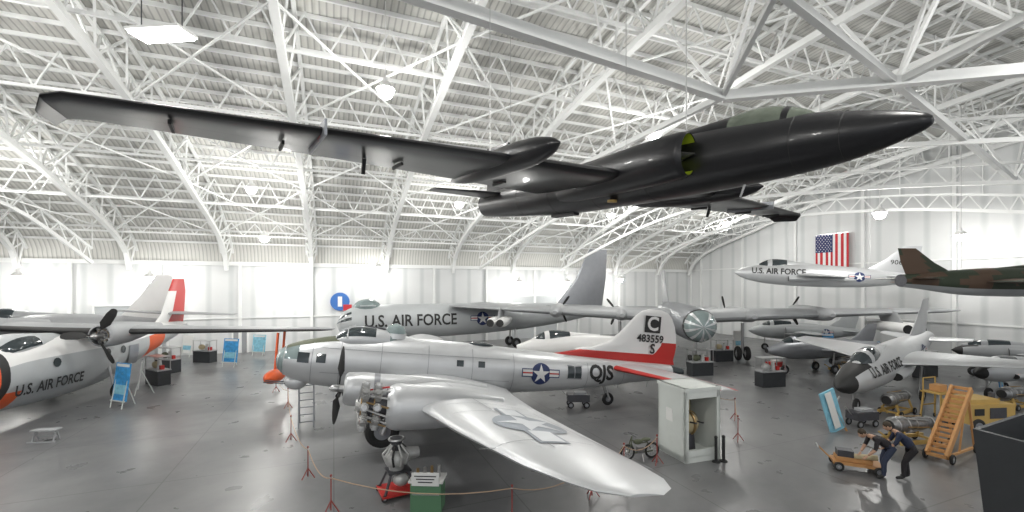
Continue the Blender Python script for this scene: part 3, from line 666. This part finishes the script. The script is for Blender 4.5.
# ================================================================ floor objects
def FP(px,py): D=2706./(py-285.5); return ((px-512)/436.5*D,D)
def barrier(pts,m='red_paint',z=.93,h=1.0):
    b=Bd('rope_barrier')
    for (x,y) in pts:
        for k in range(3):
            a=k*2.094; beam(b,(x,y,.32),(x+.22*math.cos(a),y+.22*math.sin(a),.01),.025,m)
        cyl(b,(x,y,.05),(x,y,h),.018,.018,m,8); sph(b,(x,y,h),.035,m,8,6); torus(b,(x,y,h-.06),.03,.008,'steel','z',10,5)
    for p,q in zip(pts,pts[1:]):
        L=[]
        for i in range(9):
            t=i/8; L.append((p[0]+(q[0]-p[0])*t,p[1]+(q[1]-p[1])*t,z-.28*(1-(2*t-1)**2)))
        tube(b,L,.014,'rope',6)
    b.done()
mat('post_red',(.3,.06,.05),.5)
barrier([FP(276,392),FP(288,408),FP(291,441),FP(308,478),FP(331,512),FP(512,524),FP(592,497),FP(624,474),FP(657,464)],'post_red')
barrier([FP(738,441),FP(735,420),FP(700,400)],'post_red')
b=Bd('work_stand')
for x in(-.3,.3):
    beam(b,(x,0,0),(x,.5,1.9),.05,'silver_dark'); beam(b,(x,1.0,0),(x,.55,1.9),.05,'silver_dark')
for i in range(6): beam(b,(-.3,.5*i/6+.08,.3*i+.25),(.3,.5*i/6+.08,.3*i+.25),.04,'silver_dark')
box(b,(0,.55,1.9),(.7,.4,.05),'silver_dark'); b.done(pose(*FP(306,428),0,.4))
b=Bd('engine_stand')
for sx in(-1,1):
    for sy in(-1,1): beam(b,(.5*sx,.4*sy,.12),(.25*sx,.22*sy,.75),.06,'dark_steel'); wheel(b,(.5*sx,.42*sy,.1),.1,.07)
box(b,(0,0,.15),(1.15,.95,.06),'red_paint'); box(b,(0,0,.75),(.7,.6,.05),'dark_steel')
sph(b,(-.05,0,1.1),(.36,.34,.3),'alu'); cyl(b,(-.05,0,.78),(-.05,0,1.1),.22,.3,'alu',18); cyl(b,(-.05,0,1.3),(-.05,0,1.75),.12,.2,'dark_steel',14); torus(b,(-.05,0,1.72),.22,.04,'steel','z')
for k in range(9):
    a=k*.7; tube(b,[(-.05+.3*math.cos(a),.3*math.sin(a),.95),(-.05+.42*math.cos(a),.42*math.sin(a),1.25),(-.05+.15*math.cos(a),.15*math.sin(a),1.55)],.035,'alu' if k%3 else 'black_matte',8)
cyl(b,(.2,0,1.2),(.65,0,1.2),.22,.16,'alu',18); sph(b,(.05,-.2,.5),(.25,.2,.2),'alu')
b.done(pose(*FP(398,493),0,.5,0,0,.95))
b=Bd('parts_cabinet'); box(b,(0,0,.42),(.85,.55,.8),'green_box'); box(b,(0,0,.84),(.95,.62,.05),'paper'); box(b,(0,-.3,.93),(.75,.04,.35),'paper'); box(b,(0,-.28,.5),(.75,.02,.02),'steel')
for x in(-.35,.35):
    for y in(-.2,.2): cyl(b,(x,y,0),(x,y,.05),.03,.03,'rubber',8)
for i in range(4): cyl(b,(-.3+.2*i,.05,.87),(-.3+.2*i,.05,1.08+.04*i),.05,.04,'steel' if i%2 else 'brass',10)
for i in range(3): box(b,(0,-.325,1.02-.08*i),(.6-.1*i,.01,.025),'black_matte')
b.done(pose(*FP(428,508),0,-.05))
b=Bd('display_booth'); w,d,h=1.5,1.5,2.6
box(b,(0,0,.1),(w,d,.2),'case_white'); box(b,(0,0,h-.06),(w+.06,d+.06,.12),'case_white'); box(b,(0,d/2-.04,h/2),(w,.08,h),'case_white'); box(b,(-w/2+.04,0,h/2),(.08,d,h),'case_white')
for x in(-w/2+.07,w/2-.07): box(b,(x,-d/2+.05,h/2),(.14,.1,h),'case_white')
box(b,(0,-d/2+.05,h-.22),(w,.1,.3),'case_white'); box(b,(0,-d/2+.05,.3),(w,.1,.25),'case_white'); box(b,(w/2-.04,0,h/2),(.08,d,h),'case_white')
box(b,(0,d/2-.1,h/2),(w-.2,.03,h-.3),'case_in'); box(b,(-w/2-.005,.1,1.5),(.02,.35,.45),'paper')
cyl(b,(0,0,.2),(0,0,.8),.25,.2,'dark_steel',16); sph(b,(0,.05,1.15),(.4,.4,.42),'tan'); torus(b,(0,.05,1.15),.42,.05,'brass','x'); torus(b,(0,.05,1.15),.42,.04,'brass','y')
for x in(-.15,.15): cyl(b,(x,-.2,1.25),(x,-.6,1.3),.03,.03,'dark_steel',8)
cyl(b,(0,.05,1.5),(0,.05,2.2),.08,.08,'tan',12)
b.done(pose(6.5,16.1,0,.32))
b=Bd('traffic_post'); 
for x in(0,.3): cyl(b,(x,0,0),(x,0,.04),.14,.12,'rubber',14); cyl(b,(x,0,.04),(x,0,.85),.05,.05,'black_matte',12); sph(b,(x,0,.87),.06,'black_matte')
b.done(pose(*FP(716,462),0,.2))
b=Bd('motorcycle')
for x in(-.52,.5):
    torus(b,(x,0,.3),.26,.045,'rubber','y',26,8); torus(b,(x,0,.3),.22,.015,'steel','y',22,6); cyl(b,(x,-.05,.3),(x,.05,.3),.05,.05,'steel')
    for k in range(8):
        a=k*math.pi/4; beam(b,(x,0,.3),(x+.22*math.cos(a),0,.3+.22*math.sin(a)),.008,'steel')
tube(b,[(-.5,.07,.3),(-.38,.05,.7),(-.33,0,.9)],.02,'olive'); tube(b,[(-.5,-.07,.3),(-.38,-.05,.7),(-.33,0,.9)],.02,'olive')
tube(b,[(-.33,-.28,.95),(-.3,-.1,.92),(-.3,.1,.92),(-.33,.28,.95)],.016,'dark_steel')
tube(b,[(-.35,0,.75),(0,0,.6),(.3,0,.62),(.5,.06,.3)],.025,'olive'); tube(b,[(-.36,0,.6),(-.2,0,.25),(.2,0,.25),(.5,-.06,.3)],.025,'olive')
sph(b,(-.08,0,.66),(.2,.1,.1),'olive'); sph(b,(.25,0,.72),(.2,.11,.06),'olive'); box(b,(.0,0,.36),(.25,.16,.22),'engine_metal'); cyl(b,(.05,.12,.25),(.5,.12,.22),.03,.04,'steel'); beam(b,(.05,-.08,.22),(.0,-.28,0),.02,'steel')
b.done(pose(*FP(640,459),0,.25,0,0,.95))
def board(px,py,w,h,yaw,m='blue_panel',tilt=.12):
    b=Bd('display_board'); M=Matrix.Rotation(-tilt,4,'X')
    box(b,(0,0,.35+h/2),(w,.04,h),m,M); box(b,(0,-.012,.35+h-.12),(w*.86,.03,.14),'paper',M); box(b,(0,-.012,.35+h*.3),(w*.8,.03,h*.25),'sky_panel',M)
    for x in(-w*.4,w*.4): beam(b,(x,-.1,0),(x,.22+h*.06,.35+h),.04,'case_white')
    beam(b,(0,.75,0),(0,.2,h*.9),.04,'case_white'); beam(b,(-w/2,-.03,.36),(w/2,-.03,.36),.05,'case_white'); b.done(pose(*FP(px,py),0,yaw))
board(118,408,1.15,1.9,-.35); board(229,367,1.3,1.8,-.2); board(830,356,1.2,1.6,.2); board(137,395,.5,1.5,-.9,'paper')
board(186,357,1.2,1.5,-.3,'paper'); board(258,356,1.3,1.5,-.2,'sky_panel'); board(740,352,1.1,1.6,.2,'paper'); board(880,366,1.0,1.5,.5,'blue_panel'); board(1003,396,.9,1.5,.6,'blue_panel')
def case(px,py,yaw,m='tan'):
    b=Bd('display_case'); box(b,(0,0,.45),(1.6,.7,.9),'charcoal'); box(b,(0,0,.93),(1.66,.76,.06),'bare_grey')
    for x in(-.78,.78):
        for y in(-.33,.33): beam(b,(x,y,.95),(x,y,1.75),.04,'steel')
    box(b,(0,0,1.76),(1.64,.74,.04),'steel'); sph(b,(-.3,0,1.2),(.3,.18,.22),m); cyl(b,(.2,0,.97),(.2,0,1.5),.14,.1,'alu'); box(b,(.5,0,1.1),(.2,.2,.25),'red_paint'); b.done(pose(*FP(px,py),0,yaw))
case(650,353,.2,'olive'); case(722,361,.2); case(795,353,.2); case(205,362,-.2); case(925,377,.4); case(168,372,-.3,'olive'); case(770,386,.2,'alu'); case(700,375,.2,'olive'); case(158,384,-.5)
b=Bd('exhibit_sign')
beam(b,(-.35,0,1.75),(.25,0,.05),.06,'sky_panel',.75); beam(b,(-.39,-.1,1.7),(.15,-.1,.2),.02,'paper',.3); beam(b,(.35,0,1.5),(-.1,0,.9),.05,'steel'); beam(b,(.7,0,0),(-.3,0,1.6),.06,'orange_wood'); b.done(pose(*FP(833,432),0,.2))
b=Bd('step_stool'); box(b,(0,0,.45),(.9,.35,.05),'bare_grey')
for x in(-.38,.38): beam(b,(x,-.15,0),(x,0,.45),.04,'bare_grey'); beam(b,(x,.15,0),(x,0,.45),.04,'bare_grey')
beam(b,(-.38,0,.2),(.38,0,.2),.04,'bare_grey'); beam(b,(-.5,-.2,.02),(.5,-.2,.02),.05,'bare_grey'); b.done(pose(*FP(46,441),0,.1))
b=Bd('bomb_lift_trolley')
box(b,(0,0,.28),(1.5,.7,.1),'orange_wood'); box(b,(-.1,0,.42),(1.1,.5,.14),'orange_wood'); box(b,(-.35,0,.6),(.5,.4,.25),'dark_steel'); cyl(b,(-.1,-.15,.55),(.6,-.15,.6),.1,.1,'tan',14)
for x in(-.6,.6):
    for y in(-.4,.4): wheel(b,(x,y,.17),.17,.1)
beam(b,(-.75,0,.3),(-1.2,0,.75),.05,'orange_wood'); beam(b,(-1.2,-.25,.75),(-1.2,.25,.75),.04,'steel'); tube(b,[(.3,0,.5),(.5,0,.9),(.1,0,1.0)],.03,'steel')
b.done(pose(*FP(856,470),0,-.45,0,0,.9))
b=Bd('loading_ramp')
for y in(-.26,.26): beam(b,(-1.2,y,.25),(1.1,y,2.35),.08,'orange_wood',.24)
for i in range(15):
    t=i/14; beam(b,(-1.2+2.3*t,-.26,.25+2.1*t),(-1.2+2.3*t,.26,.25+2.1*t),.1,'orange_wood')
for y in(-.3,.3): beam(b,(.7,y,1.95),(1.3,y,.1),.07,'orange_wood'); beam(b,(-1.1,y,.3),(1.2,y,.2),.07,'orange_wood'); beam(b,(-.2,y,.25),(.2,y,1.5),.05,'orange_wood')
for x in(-1.0,1.2):
    for y in(-.36,.36): wheel(b,(x,y,.18),.18,.1)
b.done(pose(*FP(950,456),0,.5))
b=Bd('ground_power_cart')
box(b,(0,0,.75),(1.9,1.0,.75),'yellow_paint'); box(b,(-.2,0,1.2),(1.2,.8,.2),'yellow_paint'); box(b,(.2,-.51,.8),(.7,.03,.4),'dark_steel'); box(b,(-.6,-.51,.85),(.4,.03,.25),'black_matte'); cyl(b,(.6,0,1.1),(.6,0,1.45),.1,.1,'dark_steel')
for x in(-.65,.65):
    for y in(-.5,.5): wheel(b,(x,y,.3),.3,.16)
beam(b,(-.95,0,.4),(-1.7,0,.35),.06,'dark_steel'); b.done(pose(*FP(978,430),0,.1,0,0,1.1))
b=Bd('engine_trolley')
loft(b,smooth_secs([(-1.1,0,.8,.2,.2),(-.95,0,.8,.3,.3),(-.5,0,.8,.3,.3),(-.2,0,.8,.22,.22),(.3,0,.8,.26,.26),(.8,0,.8,.2,.2),(1.15,0,.8,.16,.16)],3),'engine_metal',20,capm='black_matte')
for x in(-.9,-.45,.0,.4,.8): torus(b,(x,0,.8),.29 if x<-.3 else .23,.025,'steel','x',20,6)
for k in range(6):
    a=k*1.05; tube(b,[(-.6,.32*math.cos(a),.8+.32*math.sin(a)),(.5,.26*math.cos(a+.4),.8+.26*math.sin(a+.4))],.025,'brass' if k%2 else 'steel',6)
for x in(-.7,.7):
    beam(b,(x,-.4,.2),(x,.4,.2),.08,'yellow_paint'); beam(b,(x,-.35,.2),(x,-.2,.65),.07,'yellow_paint'); beam(b,(x,.35,.2),(x,.2,.65),.07,'yellow_paint')
    for y in(-.42,.42): wheel(b,(x,y,.16),.16,.1)
for y in(-.35,.35): beam(b,(-1,y,.2),(1,y,.2),.09,'yellow_paint',.14)
beam(b,(-1,0,.2),(-1.6,0,.6),.05,'yellow_paint')
e1=b.done(pose(*FP(912,444),0,.2)); 
for px,py,yw in((897,414,.5),(845,372,.1),(1015,408,.3)):
    e2=bpy.data.objects.new('engine_trolley',e1.data); C.objects.link(e2); e2.matrix_world=pose(*FP(px,py),0,yw)
b=Bd('yellow_work_stand')
for x in(-.5,.5):
    for y in(-.4,.4): beam(b,(x,y,.05),(x*.8,y*.8,1.3),.06,'yellow_paint'); wheel(b,(x,y,.1),.1,.06)
box(b,(0,0,1.3),(1.0,.8,.06),'yellow_paint'); beam(b,(-.45,-.36,.65),(.45,-.36,.65),.05,'yellow_paint'); beam(b,(-.45,.36,.65),(.45,.36,.65),.05,'yellow_paint')
for x in(-.42,.42): beam(b,(x,.34,1.3),(x,.34,1.9),.04,'yellow_paint')
beam(b,(-.42,.34,1.9),(.42,.34,1.9),.04,'yellow_paint'); box(b,(0,0,1.5),(.5,.4,.3),'orange_wood'); b.done(pose(*FP(938,420),0,.3))
for nm,px,py,yw in(('tool_cart',775,371,.3),('tool_cart',578,407,0),('tool_cart',862,426,.2)):
    b=Bd(nm); box(b,(0,0,.5),(1.1,.6,.35),'red_paint' if px==775 else 'dark_steel'); box(b,(.1,0,.72),(.6,.4,.14),'paper' if px==775 else 'bare_grey')
    for x in(-.4,.4):
        for y in(-.27,.27): wheel(b,(x,y,.16),.16,.08); cyl(b,(x,y*.9,.16),(x,y*.9,.4),.03,.03,'steel')
    beam(b,(-.5,0,.5),(-.9,0,.9),.04,'steel'); b.done(pose(*FP(px,py),0,yw))
b=Bd('dark_display_housing')
prof=[(-1.9,-1.4),(1.9,-1.4),(1.9,1.2),(-1.2,1.2)]
def ring(z,sx): return [(x*sx,y*sx,z) for x,y in prof]
vs=ring(0,.82)+ring(3.0,1.0)+ring(3.0,.93)+ring(2.3,.86)
fs=[]
for k in range(3):
    for i in range(4): fs.append((k*4+i,k*4+(i+1)%4,(k+1)*4+(i+1)%4,(k+1)*4+i))
fs.append((12,13,14,15)); fs.append((3,2,1,0)); b.add(vs,fs,'charcoal'); 
b.done(pose(11.9,9.2,0,.45),angle=20)
# ================================================================ people
def person(name,J,bones,M,shirt,pants,headc,headdir):
    me=bpy.data.meshes.new('sk'); names=list(J); me.from_pydata([J[k][:3] for k in names],[(names.index(a),names.index(c)) for a,c in bones],[])
    ob=bpy.data.objects.new('sk',me); C.objects.link(ob); ob.modifiers.new('s','SKIN'); 
    sv=me.skin_vertices[0].data
    for i,k in enumerate(names): r=J[k][3]; sv[i].radius=(r,r) if len(J[k])<5 else (r,J[k][4]); sv[i].use_root=(k=='pelvis')
    ob.modifiers.new('ss','SUBSURF').levels=2
    dg=bpy.context.evaluated_depsgraph_get(); ev=ob.evaluated_get(dg).to_mesh()
    b=Bd(name); vv=[v.co.copy() for v in ev.vertices]
    def seg(p,a,c):
        a=Vector(a);c=Vector(c);d=c-a;t=max(0,min(1,(p-a).dot(d)/max(d.length_squared,1e-9))); return (a+d*t-p).length
    ms=[]
    for f in ev.polygons:
        p=f.center; best=min(bones,key=lambda e:seg(p,J[e[0]][:3],J[e[1]][:3])-.3*(J[e[0]][3]+J[e[1]][3])/2); k=best[1]
        if k.startswith(('knee','ankle','hip')): ms.append(pants)
        elif k.startswith('toe'): ms.append('black_matte')
        elif k.startswith(('wrist','hand','f','th','neck','head')): ms.append('skin')
        else: ms.append(shirt)
    b.add(vv,[list(f.vertices) for f in ev.polygons],lambda i:ms[i])
    ob.evaluated_get(dg).to_mesh_clear(); bpy.data.objects.remove(ob)
    hd=Vector(headc); q=Vector(headdir).normalized().to_track_quat('X','Z').to_matrix().to_4x4(); HM=Matrix.Translation(hd)@q
    sph(b,(0,0,0),(.098,.078,.118),'skin',18,12,HM); sph(b,(-.015,0,.03),(.1,.086,.108),'hair',18,12,HM); sph(b,(.03,0,-.06),(.06,.055,.055),'skin',12,8,HM)
    sph(b,(.102,0,-.015),(.02,.013,.024),'skin',8,6,HM); box(b,(.088,0,-.06),(.01,.045,.008),'red_paint',HM)
    for sd in(-1,1): sph(b,(.082,.03*sd,.01),(.014,.014,.009),'white_paint',8,6,HM); sph(b,(.094,.03*sd,.01),(.005,.006,.006),'black_matte',6,4,HM); sph(b,(0,.08*sd,-.005),(.02,.01,.03),'skin',8,6,HM)
    for sd,k in((-1,'R'),(1,'L')):
        w=Vector(J['wrist'+k][:3]); e=Vector(J['elbow'+k][:3]); d=(w-e).normalized(); side=Vector((0,1,0)); side=(side-d*side.dot(d)).normalized(); up=side.cross(d)
        pc=w+d*.06
        HMm=Matrix.Translation(pc)@Matrix((( d.x,side.x,up.x,0),(d.y,side.y,up.y,0),(d.z,side.z,up.z,0),(0,0,0,1)))
        sph(b,(0,0,0),(.052,.04,.016),'skin',12,8,HMm)
        for i,(oy,ln) in enumerate(((-.03,.058),(-.01,.07),(.01,.075),(.03,.068))):
            p0=Vector((.035,oy,0));p1=Vector((.035+ln*.5,oy,-.008));p2=Vector((.035+ln*.85,oy,-.03))
            cyl(b,p0,p1,.0095,.0085,'skin',8,HMm); cyl(b,p1,p2,.0085,.007,'skin',8,HMm); sph(b,p2,.0072,'skin',8,6,HMm); sph(b,p1,.0088,'skin',8,6,HMm)
        ty=-sd
        cyl(b,(-.02,.03*ty,0),(.015,.062*ty,-.012),.0125,.01,'skin',8,HMm); cyl(b,(.015,.062*ty,-.012),(.04,.06*ty,-.03),.01,.008,'skin',8,HMm)
    return b.done(M,angle=60)
def mk(lean,arm):
    px_,pz=-.12,.92; dx,dz=math.sin(lean),math.cos(lean)
    def T(l,o=0): return (px_+dx*l,pz+dz*l)
    J={'pelvis':(px_,0,pz,.15,.12)}
    for k,sd in(('L',1),('R',-1)):
        J['hip'+k]=(px_+.01,.1*sd,pz-.05,.1,.1); J['knee'+k]=(.03+.08*(sd>0),.11*sd,.5,.075); J['ankle'+k]=(-.04+.16*(sd>0),.12*sd,.1,.052); J['toe'+k]=(.14+.16*(sd>0),.13*sd,.045,.045)
    a=T(.18);J['waist']=(a[0],0,a[1],.13,.15); a=T(.42);J['chest']=(a[0],0,a[1],.13,.18); a=T(.54);J['neck']=(a[0],0,a[1],.06)
    a=T(.62);J['headb']=(a[0]+.02,0,a[1],.06)
    sh=T(.47)
    for k,sd in(('L',1),('R',-1)):
        J['shoulder'+k]=(sh[0],.19*sd,sh[1],.07); J['elbow'+k]=(sh[0]+arm[0]*.28+.0,.24*sd,sh[1]+arm[1]*.28,.05); J['wrist'+k]=(sh[0]+arm[0]*.28+arm[2]*.25,.17*sd,sh[1]+arm[1]*.28+arm[3]*.25,.034)
    bones=[('pelvis','waist'),('waist','chest'),('chest','neck'),('neck','headb')]
    for k in'LR': bones+=[('pelvis','hip'+k),('hip'+k,'knee'+k),('knee'+k,'ankle'+k),('ankle'+k,'toe'+k),('chest','shoulder'+k),('shoulder'+k,'elbow'+k),('elbow'+k,'wrist'+k)]
    h=T(.72); hc=(h[0]+.05,0,h[1]); return J,bones,hc
J,bo,hc=mk(1.15,(.25,-.95,.6,-.8)); x,y=FP(886,478); person('man_bending',J,bo,pose(x,y,0,math.pi-.2,0,0,1.15),'dark_cloth','jeans',hc,(.75,0,-.6))
J,bo,hc=mk(.8,(.4,-.9,.8,-.55)); x,y=FP(908,480); person('man_bending',J,bo,pose(x,y,0,math.pi-.5,0,0,1.15),'navy_cloth','dark_cloth',hc,(.8,0,-.5))
# ================================================================ world / camera
w=bpy.data.worlds.new('World'); bpy.context.scene.world=w; w.use_nodes=True; bg=w.node_tree.nodes['Background']; bg.inputs[0].default_value=(.93,.96,1,1); bg.inputs[1].default_value=.75
cam=bpy.data.cameras.new('camera'); co=bpy.data.objects.new('camera',cam); C.objects.link(co); co.location=(0,0,6.2); co.rotation_euler=(math.pi/2,0,0)
cam.sensor_width=36; cam.lens=436.5/1024*36; cam.shift_y=29.5/1024; cam.clip_end=300
bpy.context.scene.camera=co
vs_=bpy.context.scene.view_settings
try: vs_.view_transform='Standard'
except Exception: pass
vs_.exposure=0
